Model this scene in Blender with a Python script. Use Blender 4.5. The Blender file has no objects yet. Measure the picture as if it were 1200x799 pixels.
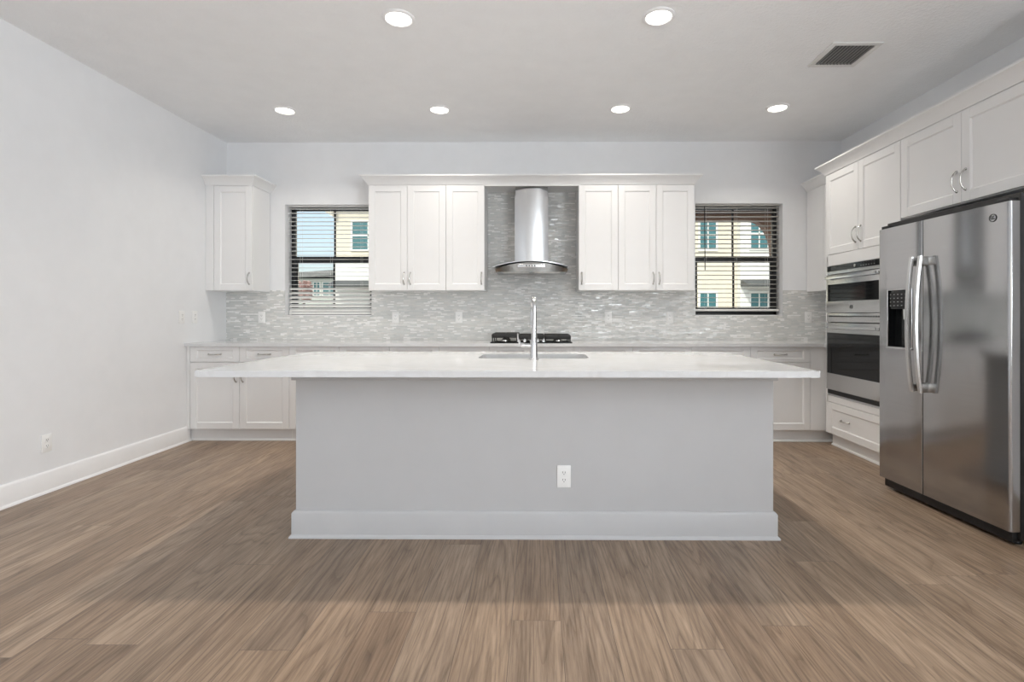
import bpy, bmesh, math, random
from mathutils import Vector, Matrix

random.seed(7)
S = bpy.context.scene
COL = S.collection
R = math.radians

# ------------------------------------------------------------------ camera
FPX, YAW, CAMH = 610.0, R(0.5), 1.18
PPX, PPY = 630.0 - FPX * math.tan(YAW), 368.5
cam = bpy.data.cameras.new('camera')
cam.sensor_width = 36.0
cam.lens = 36.0 * FPX / 1200.0
cam.shift_x = (600.0 - PPX) / 1200.0
cam.shift_y = (PPY - 399.5) / 1200.0
cam.clip_start = 0.05
cam.clip_end = 300
camo = bpy.data.objects.new('camera', cam)
COL.objects.link(camo)
camo.location = (0, 0, CAMH)
camo.rotation_euler = (R(90), 0, YAW)
S.camera = camo

# ------------------------------------------------------------------ look
S.view_settings.view_transform = 'Standard'
S.view_settings.look = 'None'
S.view_settings.exposure = 0.16
S.view_settings.gamma = 1.0
S.view_settings.use_curve_mapping = False
cy = S.cycles
cy.max_bounces = 14
cy.diffuse_bounces = 8
cy.glossy_bounces = 6
cy.transmission_bounces = 8
cy.transparent_max_bounces = 16
cy.caustics_reflective = False
cy.caustics_refractive = False
cy.sample_clamp_indirect = 6.0
cy.use_denoising = True

# ------------------------------------------------------------------ sky and lights
W = bpy.data.worlds.new('sky')
S.world = W
W.use_nodes = True
wn = W.node_tree
wn.nodes.clear()
sky = wn.nodes.new('ShaderNodeTexSky')
sky.sky_type = 'NISHITA'
sky.sun_disc = False
sky.sun_elevation = R(52)
sky.sun_rotation = R(200)
sky.air_density = 1.0
sky.dust_density = 3.0
bg = wn.nodes.new('ShaderNodeBackground')
bg.inputs['Strength'].default_value = 0.27
wo = wn.nodes.new('ShaderNodeOutputWorld')
hz = wn.nodes.new('ShaderNodeMix')           # thin bright cloud over the blue
hz.data_type = 'RGBA'
hz.inputs[0].default_value = 0.4
hz.inputs[7].default_value = (3.0, 3.1, 3.2, 1)
wn.links.new(sky.outputs[0], hz.inputs[6])
wn.links.new(hz.outputs[2], bg.inputs['Color'])
wn.links.new(bg.outputs[0], wo.inputs['Surface'])

LAMP_W = 16.0          # each recessed ceiling lamp
REAR_W = 18.0         # added fill lamp in the door opening behind the camera
SIDE_W = 400.0         # added fill lamp in an unseen opening of the right-hand wall
sun = bpy.data.lights.new('sun', 'SUN')
sun.energy = 2.5
sun.angle = R(1.0)
sun.color = (1.0, 0.95, 0.87)
suno = bpy.data.objects.new('sun', sun)
COL.objects.link(suno)
suno.rotation_euler = (R(48), 0, R(-28))     # high behind the house, on the facades across the street

def area(name, loc, rot, sx, sy, w, col):
    l = bpy.data.lights.new(name, 'AREA')
    l.shape = 'RECTANGLE'
    l.size, l.size_y, l.energy, l.color = sx, sy, w, col
    o = bpy.data.objects.new(name, l)
    COL.objects.link(o)
    o.location, o.rotation_euler = loc, rot
    return o

# unseen fill lamp added at the glass doors of the living room end
area('fill_sliding_door', (-0.4, -5.25, 1.25), (R(130), 0, 0), 4.6, 2.3, REAR_W, (0.91, 0.96, 1.0))
# lamp added in a made-up right-hand opening, brightens left wall and ceiling
area('fill_side_opening', (3.24, -2.4, 1.45), (R(140), 0, R(90)), 3.2, 2.1, SIDE_W, (0.91, 0.96, 1.0))

# ------------------------------------------------------------------ materials
def nt(name):
    m = bpy.data.materials.new(name)
    m.use_nodes = True
    t = m.node_tree
    return m, t, t.nodes['Principled BSDF']

def lk(t, a, b):
    t.links.new(a, b)

def node(t, typ, **kw):
    n = t.nodes.new(typ)
    for k, v in kw.items():
        setattr(n, k, v)
    return n

def math_n(t, op, a, b=None):
    n = node(t, 'ShaderNodeMath', operation=op)
    for i, v in enumerate((a, b)):
        if v is None:
            continue
        if isinstance(v, (int, float)):
            n.inputs[i].default_value = v
        else:
            lk(t, v, n.inputs[i])
    return n.outputs[0]

def ramp(t, fac, stops):
    n = node(t, 'ShaderNodeValToRGB')
    e = n.color_ramp.elements
    while len(e) < len(stops):
        e.new(0.5)
    for i, (p, c) in enumerate(stops):
        e[i].position = p
        e[i].color = (*c, 1) if len(c) == 3 else c
    lk(t, fac, n.inputs[0])
    return n.outputs[0]

def noise(t, vec, scale, detail=4, rough=0.55, dist=0.0):
    n = node(t, 'ShaderNodeTexNoise')
    n.inputs['Scale'].default_value = scale
    n.inputs['Detail'].default_value = detail
    n.inputs['Roughness'].default_value = rough
    n.inputs['Distortion'].default_value = dist
    if vec is not None:
        lk(t, vec, n.inputs['Vector'])
    return n.outputs[0]

def objvec(t, scale=(1, 1, 1)):
    c = node(t, 'ShaderNodeTexCoord')
    m = node(t, 'ShaderNodeMapping')
    m.inputs['Scale'].default_value = scale
    lk(t, c.outputs['Object'], m.inputs['Vector'])
    return m.outputs[0]

def bump(t, p, h, strength, dist=0.01):
    b = node(t, 'ShaderNodeBump')
    b.inputs['Strength'].default_value = strength
    b.inputs['Distance'].default_value = dist
    lk(t, h, b.inputs['Height'])
    lk(t, b.outputs[0], p.inputs['Normal'])

def mixc(t, fac, a, b, mode='MIX'):
    n = node(t, 'ShaderNodeMix', data_type='RGBA', blend_type=mode)
    for i, v in ((0, fac), (6, a), (7, b)):
        if isinstance(v, (int, float)):
            n.inputs[i].default_value = v
        elif isinstance(v, tuple):
            n.inputs[i].default_value = (*v, 1)
        else:
            lk(t, v, n.inputs[i])
    return n.outputs[2]

def plain(name, col, rough=0.5, metal=0.0, var=0.03, scale=6.0, bumps=0.0, bscale=60, coat=0.0, ior=None):
    m, t, p = nt(name)
    v = objvec(t)
    d = tuple(max(0, c * (1 - var)) for c in col)
    lk(t, ramp(t, noise(t, v, scale), [(0.3, d), (0.7, col)]), p.inputs['Base Color'])
    p.inputs['Roughness'].default_value = rough
    p.inputs['Metallic'].default_value = metal
    p.inputs['Coat Weight'].default_value = coat
    if ior:
        p.inputs['IOR'].default_value = ior
    if bumps:
        bump(t, p, noise(t, v, bscale, 6), bumps)
    return m

M = {}
M['wall'] = plain('wall_paint', (0.80, 0.81, 0.825), 0.6, bumps=0.05, bscale=90)
M['ceiling'] = plain('ceiling_knockdown', (0.88, 0.89, 0.90), 0.8, bumps=0.5, bscale=45)
M['trim'] = plain('trim_paint', (0.83, 0.83, 0.835), 0.35)
M['cab'] = plain('cabinet_lacquer', (0.80, 0.80, 0.80), 0.38, var=0.015)
M['cabin'] = plain('cabinet_inside', (0.42, 0.41, 0.40), 0.6)
M['island'] = plain('island_paint', (0.50, 0.502, 0.508), 0.5, bumps=0.02)
M['plate'] = plain('outlet_plastic', (0.85, 0.85, 0.84), 0.3)
M['slot'] = plain('outlet_slot', (0.06, 0.06, 0.06), 0.5)
M['chrome'] = plain('chrome', (0.62, 0.62, 0.63), 0.16, 1.0)
M['nickel'] = plain('satin_nickel', (0.55, 0.54, 0.52), 0.25, 1.0)
M['black'] = plain('black_plastic', (0.008, 0.008, 0.009), 0.5)
M['iron'] = plain('cast_iron', (0.010, 0.010, 0.010), 0.6, bumps=0.15, bscale=200)
M['bglass'] = plain('black_glass', (0.008, 0.009, 0.010), 0.06, ior=1.35)
M['bronze'] = plain('dark_bronze_frame', (0.020, 0.022, 0.024), 0.4)
M['blind'] = plain('white_faux_wood', (0.80, 0.80, 0.78), 0.45)
M['blindd'] = plain('backlit_faux_wood', (0.62, 0.60, 0.56), 0.5)  # white slats with their backlit shade put into the colour
M['gasket'] = plain('grey_gasket', (0.08, 0.08, 0.08), 0.6)
M['vent'] = plain('vent_enamel', (0.72, 0.72, 0.71), 0.4)
M['louvre'] = plain('grey_louvre_enamel', (0.22, 0.22, 0.22), 0.6)
M['ventdark'] = plain('vent_duct', (0.012, 0.012, 0.012), 0.9)
M['stucco'] = plain('cream_stucco', (0.70, 0.64, 0.52), 0.9, bumps=0.2, bscale=12)
M['stuccow'] = plain('white_stucco', (0.78, 0.77, 0.72), 0.9, bumps=0.2, bscale=12)
M['stuccog'] = plain('sage_stucco', (0.52, 0.56, 0.50), 0.9)
M['rtile'] = plain('grey_roof_tile', (0.22, 0.22, 0.21), 0.8, var=0.3, scale=2)
M['teal'] = plain('teal_window_glass', (0.05, 0.16, 0.175), 0.08)
M['awn'] = plain('charcoal_canopy', (0.06, 0.065, 0.065), 0.6)
M['lawn'] = plain('lawn', (0.08, 0.14, 0.05), 0.95, var=0.4, scale=8)
M['pave'] = plain('street_paving', (0.60, 0.59, 0.56), 0.9, var=0.1)
M['porch'] = plain('brown_porch_wood', (0.26, 0.13, 0.075), 0.6, var=0.25, scale=4)
M['porchd'] = plain('dark_brown_beam', (0.10, 0.045, 0.028), 0.6, var=0.2, scale=4)
M['blossom'] = plain('pink_blossom', (0.62, 0.40, 0.36), 0.9, var=0.4, scale=30)
M['bark'] = plain('bark', (0.12, 0.08, 0.05), 0.9)

def steel(name, col, rough, axis, strength=0.03, aniso=0.0):
    m, t, p = nt(name)
    sc = [3, 3, 3]
    for i in range(3):
        sc[i] = 2.0 if i in axis else 260.0
    n = noise(t, objvec(t, tuple(sc)), 1.0, 3)
    lk(t, ramp(t, n, [(0.25, tuple(c * 0.93 for c in col)), (0.75, col)]), p.inputs['Base Color'])
    p.inputs['Metallic'].default_value = 1.0
    p.inputs['Roughness'].default_value = rough
    p.inputs['Anisotropic'].default_value = aniso
    bump(t, p, n, strength, 0.002)
    return m
M['steel'] = steel('brushed_steel', (0.60, 0.60, 0.60), 0.24, (0,))
M['steelv'] = steel('brushed_steel_upright', (0.68, 0.69, 0.70), 0.2, (2,))
M['fridge'] = steel('fridge_steel', (0.44, 0.44, 0.445), 0.13, (0,), 0.012)
M['hoodsteel'] = steel('hood_steel', (0.40, 0.41, 0.41), 0.22, (0,))
M['sink'] = steel('sink_steel', (0.30, 0.30, 0.30), 0.3, (0,))

def keypad():
    m, t, p = nt('black_keypad')
    c = node(t, 'ShaderNodeTexCoord')
    s = node(t, 'ShaderNodeSeparateXYZ')
    lk(t, c.outputs['Object'], s.inputs[0])
    a = math_n(t, 'GREATER_THAN', math_n(t, 'SINE', math_n(t, 'MULTIPLY', s.outputs[0], 190.0)), 0.45)
    b = math_n(t, 'GREATER_THAN', math_n(t, 'SINE', math_n(t, 'MULTIPLY', s.outputs[2], 260.0)), 0.80)
    lk(t, mixc(t, math_n(t, 'MULTIPLY', a, b), (0.01, 0.01, 0.011), (0.32, 0.32, 0.32)), p.inputs['Base Color'])
    p.inputs['Roughness'].default_value = 0.12
    return m
M['keypad'] = keypad()

def quartz():
    m, t, p = nt('white_quartz')
    v = objvec(t)
    n = noise(t, v, 2.2, 8, 0.65, 1.5)
    c = ramp(t, n, [(0.44, (0.655, 0.66, 0.67)), (0.50, (0.63, 0.635, 0.64)), (0.56, (0.665, 0.67, 0.68))])
    lk(t, c, p.inputs['Base Color'])
    p.inputs['Roughness'].default_value = 0.07
    p.inputs['IOR'].default_value = 1.55
    return m
M['quartz'] = quartz()

def mosaic():
    m, t, p = nt('glass_strip_mosaic')
    c = node(t, 'ShaderNodeTexCoord')
    s = node(t, 'ShaderNodeSeparateXYZ')
    lk(t, c.outputs['Object'], s.inputs[0])
    cb = node(t, 'ShaderNodeCombineXYZ')
    lk(t, s.outputs[0], cb.inputs[0])
    lk(t, s.outputs[2], cb.inputs[1])
    def brick(off, freq):
        b = node(t, 'ShaderNodeTexBrick')
        b.offset, b.offset_frequency, b.squash, b.squash_frequency = off, freq, 0.62, 3
        for k, v in (('Scale', 1.0), ('Mortar Size', 0.0011), ('Mortar Smooth', 0.1), ('Bias', 0.0),
                     ('Brick Width', 0.07), ('Row Height', 0.0128)):
            b.inputs[k].default_value = v
        b.inputs['Color1'].default_value = (0, 0, 0, 1)
        b.inputs['Color2'].default_value = (1, 1, 1, 1)
        b.inputs['Mortar'].default_value = (0.5, 0.5, 0.5, 1)
        lk(t, cb.outputs[0], b.inputs['Vector'])
        return b
    b = brick(0.43, 2)
    val = b.outputs['Color']
    tone = ramp(t, val, [(0.0, (0.55, 0.57, 0.56)), (0.35, (0.60, 0.61, 0.60)), (0.62, (0.64, 0.64, 0.62)), (0.82, (0.68, 0.675, 0.655)), (0.86, (0.82, 0.82, 0.81))])
    e = t.nodes[-1]
    col = mixc(t, b.outputs['Fac'], tone, (0.62, 0.62, 0.60))
    lk(t, col, p.inputs['Base Color'])
    rr = ramp(t, val, [(0.0, (0.08, 0.08, 0.08)), (0.8, (0.22, 0.22, 0.22)), (0.84, (0.35, 0.35, 0.35))])
    lk(t, rr, p.inputs['Roughness'])
    p.inputs['IOR'].default_value = 1.6
    # every strip sits at its own slight tilt
    wn_ = node(t, 'ShaderNodeTexWhiteNoise', noise_dimensions='1D')
    lk(t, math_n(t, 'MULTIPLY', val, 917.0), wn_.inputs['W'])
    geo = node(t, 'ShaderNodeNewGeometry')
    sub = node(t, 'ShaderNodeVectorMath', operation='SUBTRACT')
    lk(t, wn_.outputs['Color'], sub.inputs[0])
    sub.inputs[1].default_value = (0.5, 0.5, 0.5)
    mul = node(t, 'ShaderNodeVectorMath', operation='SCALE')
    lk(t, sub.outputs[0], mul.inputs[0])
    mul.inputs['Scale'].default_value = 0.32
    add = node(t, 'ShaderNodeVectorMath', operation='ADD')
    lk(t, geo.outputs['Normal'], add.inputs[0])
    lk(t, mul.outputs[0], add.inputs[1])
    nm = node(t, 'ShaderNodeVectorMath', operation='NORMALIZE')
    lk(t, add.outputs[0], nm.inputs[0])
    lk(t, nm.outputs[0], p.inputs['Normal'])
    return m
M['mosaic'] = mosaic()

def floor_mat():
    m, t, p = nt('oak_plank_floor')
    c = node(t, 'ShaderNodeTexCoord')
    s = node(t, 'ShaderNodeSeparateXYZ')
    lk(t, c.outputs['Object'], s.inputs[0])
    ROW = 0.19
    xx = math_n(t, 'ADD', s.outputs[0], 20.05)
    row = node(t, 'ShaderNodeTexWhiteNoise', noise_dimensions='1D')
    lk(t, math_n(t, 'FLOOR', math_n(t, 'DIVIDE', xx, ROW)), row.inputs['W'])
    cb = node(t, 'ShaderNodeCombineXYZ')      # every row of planks starts at its own offset
    lk(t, math_n(t, 'ADD', math_n(t, 'ADD', s.outputs[1], 20.37), math_n(t, 'MULTIPLY', row.outputs['Value'], 9.7)), cb.inputs[0])
    lk(t, xx, cb.inputs[1])
    b = node(t, 'ShaderNodeTexBrick')
    b.offset, b.offset_frequency, b.squash = 0.0, 2, 1.0
    for k, v in (('Scale', 1.0), ('Mortar Size', 0.0011), ('Mortar Smooth', 0.3), ('Bias', 0.0),
                 ('Brick Width', 1.5), ('Row Height', 0.19)):
        b.inputs[k].default_value = v
    b.inputs['Color1'].default_value = (0, 0, 0, 1)
    b.inputs['Color2'].default_value = (1, 1, 1, 1)
    b.inputs['Mortar'].default_value = (0.3, 0.3, 0.3, 1)
    lk(t, cb.outputs[0], b.inputs['Vector'])
    val = b.outputs['Color']
    g = node(t, 'ShaderNodeCombineXYZ')      # grain runs along the plank, shifted per plank
    lk(t, math_n(t, 'ADD', math_n(t, 'MULTIPLY', s.outputs[0], 1.0), math_n(t, 'MULTIPLY', val, 3.7)), g.inputs[0])
    lk(t, math_n(t, 'ADD', s.outputs[1], math_n(t, 'MULTIPLY', val, 11.3)), g.inputs[1])
    lk(t, math_n(t, 'MULTIPLY', val, 7.0), g.inputs[2])
    def sc(x, y):
        mp = node(t, 'ShaderNodeMapping')
        mp.inputs['Scale'].default_value = (x, y, 1)
        lk(t, g.outputs[0], mp.inputs['Vector'])
        return mp.outputs[0]
    fine = noise(t, sc(110, 5), 1.0, 5, 0.65, 0.3)
    mid = noise(t, sc(17, 0.9), 1.0, 5, 0.6, 0.8)
    wide = noise(t, sc(4.5, 0.7), 1.0, 3, 0.5, 0.5)
    cont = noise(t, sc(5.5, 0.42), 1.0, 2, 0.45, 0.6)
    rings = math_n(t, 'FRACT', math_n(t, 'MULTIPLY', cont, 17.0))
    knot = noise(t, sc(5.0, 1.6), 1.0, 1, 0.4, 0.2)
    base = ramp(t, val, [(0.0, (0.245, 0.170, 0.115)), (0.3, (0.31, 0.225, 0.157)), (0.65, (0.35, 0.26, 0.186)), (1.0, (0.27, 0.20, 0.145))])
    c1 = mixc(t, 0.75, base, ramp(t, wide, [(0.25, (0.66, 0.64, 0.62)), (0.7, (1.12, 1.11, 1.10))]), 'MULTIPLY')
    c2 = mixc(t, 0.55, c1, ramp(t, mid, [(0.30, (0.48, 0.44, 0.41)), (0.52, (1.0, 1.0, 1.0)), (0.7, (1.12, 1.12, 1.12))]), 'MULTIPLY')
    c3a = mixc(t, 0.7, c2, ramp(t, rings, [(0.0, (0.52, 0.48, 0.45)), (0.22, (0.92, 0.91, 0.90)), (0.7, (1.08, 1.08, 1.08)), (1.0, (0.75, 0.73, 0.71))]), 'MULTIPLY')
    c3 = mixc(t, 0.8, c3a, ramp(t, knot, [(0.17, (0.40, 0.36, 0.33)), (0.26, (1.0, 1.0, 1.0))]), 'MULTIPLY')
    c4 = mixc(t, 0.6, c3, ramp(t, fine, [(0.34, (0.54, 0.51, 0.48)), (0.60, (1.2, 1.2, 1.2))]), 'MULTIPLY')
    c5 = mixc(t, b.outputs['Fac'], c4, (0.09, 0.065, 0.05))
    lk(t, c5, p.inputs['Base Color'])
    lk(t, ramp(t, fine, [(0.3, (0.42,) * 3), (0.7, (0.30,) * 3)]), p.inputs['Roughness'])
    h = math_n(t, 'ADD', math_n(t, 'MULTIPLY', fine, 0.35), math_n(t, 'MULTIPLY', b.outputs['Fac'], -1.0))
    bump(t, p, h, 0.25, 0.002)
    return m
M['floor'] = floor_mat()

def glass_mat(name, tint, refl=1.45):
    m = bpy.data.materials.new(name)
    m.use_nodes = True
    t = m.node_tree
    t.nodes.clear()
    o = node(t, 'ShaderNodeOutputMaterial')
    tr = node(t, 'ShaderNodeBsdfTransparent')
    v = objvec(t)
    lk(t, ramp(t, noise(t, v, 3.0), [(0.3, tint), (0.7, tuple(min(1, c * 1.02) for c in tint))]), tr.inputs['Color'])
    gl = node(t, 'ShaderNodeBsdfGlossy')
    gl.inputs['Roughness'].default_value = 0.03
    f = node(t, 'ShaderNodeFresnel')
    f.inputs['IOR'].default_value = refl
    mx = node(t, 'ShaderNodeMixShader')
    lk(t, f.outputs[0], mx.inputs[0])
    lk(t, tr.outputs[0], mx.inputs[1])
    lk(t, gl.outputs[0], mx.inputs[2])
    lk(t, mx.outputs[0], o.inputs['Surface'])
    return m
M['pane'] = glass_mat('window_pane', (0.95, 0.98, 0.97))

def emit(name, col, st):
    m = bpy.data.materials.new(name)
    m.use_nodes = True
    t = m.node_tree
    p = t.nodes['Principled BSDF']
    p.inputs['Base Color'].default_value = (0.9, 0.9, 0.9, 1)
    v = objvec(t)
    lk(t, ramp(t, noise(t, v, 20.0), [(0.2, col), (0.8, tuple(min(1, c * 1.02) for c in col))]), p.inputs['Emission Color'])
    p.inputs['Emission Strength'].default_value = st
    return m
M['lens'] = emit('lamp_lens', (1.0, 0.93, 0.83), 7.0)

# ------------------------------------------------------------------ mesh helpers
class MB:
    def __init__(self):
        self.bm = bmesh.new()

    def _mark(self):
        return set(self.bm.faces)

    def _new(self, old, mi, smooth):
        for f in self.bm.faces:
            if f not in old:
                f.material_index = mi
                f.smooth = smooth

    def box(self, x0, x1, y0, y1, z0, z1, bev=0.0, seg=2, mi=0):
        old = self._mark()
        r = bmesh.ops.create_cube(self.bm, size=1.0)
        sx, sy, sz = abs(x1 - x0), abs(y1 - y0), abs(z1 - z0)
        for v in r['verts']:
            v.co = Vector(((x0 + x1) / 2 + v.co.x * sx, (y0 + y1) / 2 + v.co.y * sy, (z0 + z1) / 2 + v.co.z * sz))
        if bev > 0:
            es = list({e for v in r['verts'] for e in v.link_edges})
            bmesh.ops.bevel(self.bm, geom=es, offset=min(bev, 0.45 * min(sx, sy, sz)), segments=seg, affect='EDGES', profile=0.5)
        self._new(old, mi, False)
        return self

    def prism(self, pts, axis, a, b, mi=0, smooth=False):
        """closed 2-D outline extruded along axis from a to b"""
        def mk(p, q):
            return {'x': (q, p[0], p[1]), 'y': (p[0], q, p[1]), 'z': (p[0], p[1], q)}[axis]
        old = self._mark()
        v0 = [self.bm.verts.new(mk(p, a)) for p in pts]
        v1 = [self.bm.verts.new(mk(p, b)) for p in pts]
        n = len(pts)
        self.bm.faces.new(v0)
        self.bm.faces.new(v1[::-1])
        for i in range(n):
            self.bm.faces.new((v0[i], v1[i], v1[(i + 1) % n], v0[(i + 1) % n]))
        self._new(old, mi, smooth)
        return self

    def tube(self, pts, rad, n=10, mi=0, caps=True, flat=None):
        """tube along pts; rad may be a list; flat=(w,h,up) gives a flattened section"""
        old = self._mark()
        pts = [Vector(p) for p in pts]
        rs = rad if isinstance(rad, (list, tuple)) else [rad] * len(pts)
        rings = []
        up = None
        for i, p in enumerate(pts):
            d = (pts[min(i + 1, len(pts) - 1)] - pts[max(i - 1, 0)]).normalized()
            if up is None:
                up = Vector((0, 0, 1)) if abs(d.z) < 0.9 else Vector((1, 0, 0))
            a = d.cross(up).normalized()
            c = a.cross(d).normalized()
            up = c
            rings.append([self.bm.verts.new(p + (a * math.cos(2 * math.pi * k / n) + c * math.sin(2 * math.pi * k / n)) * rs[i]) for k in range(n)])
        for r0, r1 in zip(rings, rings[1:]):
            for k in range(n):
                self.bm.faces.new((r0[k], r0[(k + 1) % n], r1[(k + 1) % n], r1[k]))
        if caps:
            self.bm.faces.new(rings[0][::-1])
            self.bm.faces.new(rings[-1])
        self._new(old, mi, True)
        return self

    def lathe(self, prof, cx, cyy, n=32, mi=0, axis='z', smooth=True):
        """profile of (radius, height); axis z, or y / x for things on walls"""
        old = self._mark()
        def mk(r, h, k):
            a = 2 * math.pi * k / n
            u, v = r * math.cos(a), r * math.sin(a)
            return (cx + u, cyy + v, h)
        rings = [[self.bm.verts.new(mk(r, h, k)) for k in range(n)] for r, h in prof]
        for r0, r1 in zip(rings, rings[1:]):
            for k in range(n):
                self.bm.faces.new((r0[k], r0[(k + 1) % n], r1[(k + 1) % n], r1[k]))
        for r_ in (rings[0], rings[-1]):
            self.bm.faces.new(r_)
        self._new(old, mi, smooth)
        return self

    def xform(self, mat):
        bmesh.ops.transform(self.bm, matrix=mat, verts=self.bm.verts)
        return self

    def build(self, name, mats, parent=None, kind=None):
        bmesh.ops.remove_doubles(self.bm, verts=self.bm.verts, dist=1e-6)
        bmesh.ops.recalc_face_normals(self.bm, faces=self.bm.faces)
        me = bpy.data.meshes.new(name)
        self.bm.to_mesh(me)
        self.bm.free()
        for m in (mats if isinstance(mats, (list, tuple)) else [mats]):
            me.materials.append(m)
        try:
            me.set_sharp_from_angle(angle=R(35))
        except Exception:
            pass
        o = bpy.data.objects.new(name, me)
        COL.objects.link(o)
        if parent is not None:
            o.parent = parent
        if kind:
            o['kind'] = kind
        return o

def thing(name, label, cat, loc=(0, 0, 0), rotz=0.0, group=None):
    o = bpy.data.objects.new(name, None)
    COL.objects.link(o)
    o.location = loc
    o.rotation_euler = (0, 0, rotz)
    o.empty_display_size = 0.1
    o['label'] = label
    o['category'] = cat
    if group:
        o['group'] = group
    return o

def tag(o, label, cat, group=None):
    o['label'] = label
    o['category'] = cat
    if group:
        o['group'] = group
    return o

def setting(name, loc=(0, 0, 0), label=None, cat=None):
    o = bpy.data.objects.new(name, None)
    COL.objects.link(o)
    o.location = loc
    o.empty_display_size = 0.1
    o['kind'] = 'structure'
    if label:
        o['label'] = label
        o['category'] = cat
    return o

def st(o, label, cat):
    o['kind'] = 'structure'
    o['label'] = label
    o['category'] = cat
    return o

def dup(root, loc, rotz, label, group=None):
    r = root.copy()
    COL.objects.link(r)
    r.location = loc
    r.rotation_euler = (0, 0, rotz)
    r['label'] = label
    if group:
        r['group'] = group
    for ch in list(root.children):
        c = ch.copy()
        COL.objects.link(c)
        c.parent = r
        for g in ch.children:
            d = g.copy()
            COL.objects.link(d)
            d.parent = c
    return r

def sweep(mb, path, prof, mi=0):
    """mitred sweep of prof [(out, z)] along an open XY path; 'out' is to the right of travel"""
    P = [Vector(p) for p in path]
    n = len(P)
    nor = []
    for i in range(n - 1):
        d = (P[i + 1] - P[i]).normalized()
        nor.append(Vector((d.y, -d.x)))
    rings = []
    for i in range(n):
        if i == 0:
            m = nor[0]
        elif i == n - 1:
            m = nor[-1]
        else:
            s = nor[i - 1] + nor[i]
            m = s / (1 + nor[i - 1].dot(nor[i]))
        rings.append([mb.bm.verts.new((P[i].x + m.x * o, P[i].y + m.y * o, z)) for o, z in prof])
    k = len(prof)
    for r0, r1 in zip(rings, rings[1:]):
        for j in range(k):
            f = mb.bm.faces.new((r0[j], r0[(j + 1) % k], r1[(j + 1) % k], r1[j]))
            f.material_index = mi
    mb.bm.faces.new(rings[0])
    mb.bm.faces.new(rings[-1][::-1])
    return mb

def rrect(x0, x1, y0, y1, r, n=5):
    pts = []
    for cx, cyy, a0 in ((x1 - r, y1 - r, 0), (x0 + r, y1 - r, 90), (x0 + r, y0 + r, 180), (x1 - r, y0 + r, 270)):
        for i in range(n + 1):
            a = R(a0 + 90 * i / n)
            pts.append((cx + r * math.cos(a), cyy + r * math.sin(a)))
    return pts

# ------------------------------------------------------------------ room shell
XL, XR, YB, YF, ZC = -3.26, 3.15, 5.43, -5.2, 2.98
W1 = (-2.645, -1.735, 1.165, 2.330)     # left window opening x0 x1 z0 z1
W2 = (1.640, 2.547, 1.165, 2.335)       # right window opening

f = MB().box(XL - 0.2, XR + 0.2, YF - 0.2, YB + 0.2, -0.1, 0.0).build('floor', M['floor'])
st(f, 'brown oak plank floor running toward the back wall', 'floor')
c = MB().box(XL - 0.2, XR + 0.2, YF - 0.2, YB + 0.2, ZC, ZC + 0.15).build('ceiling', M['ceiling'])
st(c, 'light grey textured ceiling with recessed lamps', 'ceiling')
w = MB().box(XL - 0.2, XL, YF, YB + 0.2, 0, ZC).build('wall_left', M['wall'])
st(w, 'plain white painted side wall on the left', 'wall')
mb = MB().box(XR, XR + 0.2, -0.75, YB + 0.2, 0, ZC).box(XR, XR + 0.2, YF, -4.05, 0, ZC).box(XR, XR + 0.2, -4.05, -0.75, 0, 0.38).box(XR, XR + 0.2, -4.05, -0.75, 2.52, ZC)  # unseen opening added for the side fill lamp
mb.box(2.86, XR, 2.80, 2.94, 2.58, ZC)
w = mb.build('wall_right', M['wall'])
st(w, 'white side wall behind the fridge and tall cabinets', 'wall')
mb = MB()
xs = [XL, W1[0], W1[1], W2[0], W2[1], XR]
for i in range(5):
    if i in (1, 3):
        z0, z1 = (W1 if i == 1 else W2)[2:]
        mb.box(xs[i], xs[i + 1], YB, YB + 0.2, 0, z0)
        mb.box(xs[i], xs[i + 1], YB, YB + 0.2, z1, ZC)
    else:
        mb.box(xs[i], xs[i + 1], YB, YB + 0.2, 0, ZC)
w = mb.build('wall_back', M['wall'])
st(w, 'white back wall with two windows above the counter', 'wall')
mb = MB()
mb.box(XL, -2.75, YF - 0.2, YF, 0, ZC).box(1.95, XR, YF - 0.2, YF, 0, ZC).box(-2.75, 1.95, YF - 0.2, YF, 2.45, ZC)
w = mb.build('wall_front', M['wall'])
st(w, 'white wall with glass doors at the living room end', 'wall')

# sliding doors behind the camera (only ever seen mirrored in steel)
d = setting('door_1', (0, 0, 0), 'dark framed sliding glass doors at the living room end', 'door')
mb = MB()
for x in (-2.72, -1.2, 0.4, 1.92):
    mb.box(x - 0.035, x + 0.035, YF - 0.12, YF - 0.06, 0, 2.45)
mb.box(-2.75, 1.95, YF - 0.12, YF - 0.06, 2.39, 2.45).box(-2.75, 1.95, YF - 0.12, YF - 0.06, 0, 0.07)
mb.build('door_frame', M['bronze'], d)

# baseboards
BP = [(0, 0), (0.027, 0), (0.027, 0.006), (0.022, 0.014), (0.016, 0.018), (0.016, 0.128), (0.011, 0.137), (0.006, 0.142), (0, 0.142)]
b = sweep(MB(), [(XL, 4.84), (XL, YF)], [(-o, z) for o, z in BP])
b = b.build('baseboard_left', M['trim'])
st(b, 'tall white baseboard along the left wall', 'baseboard')

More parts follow.
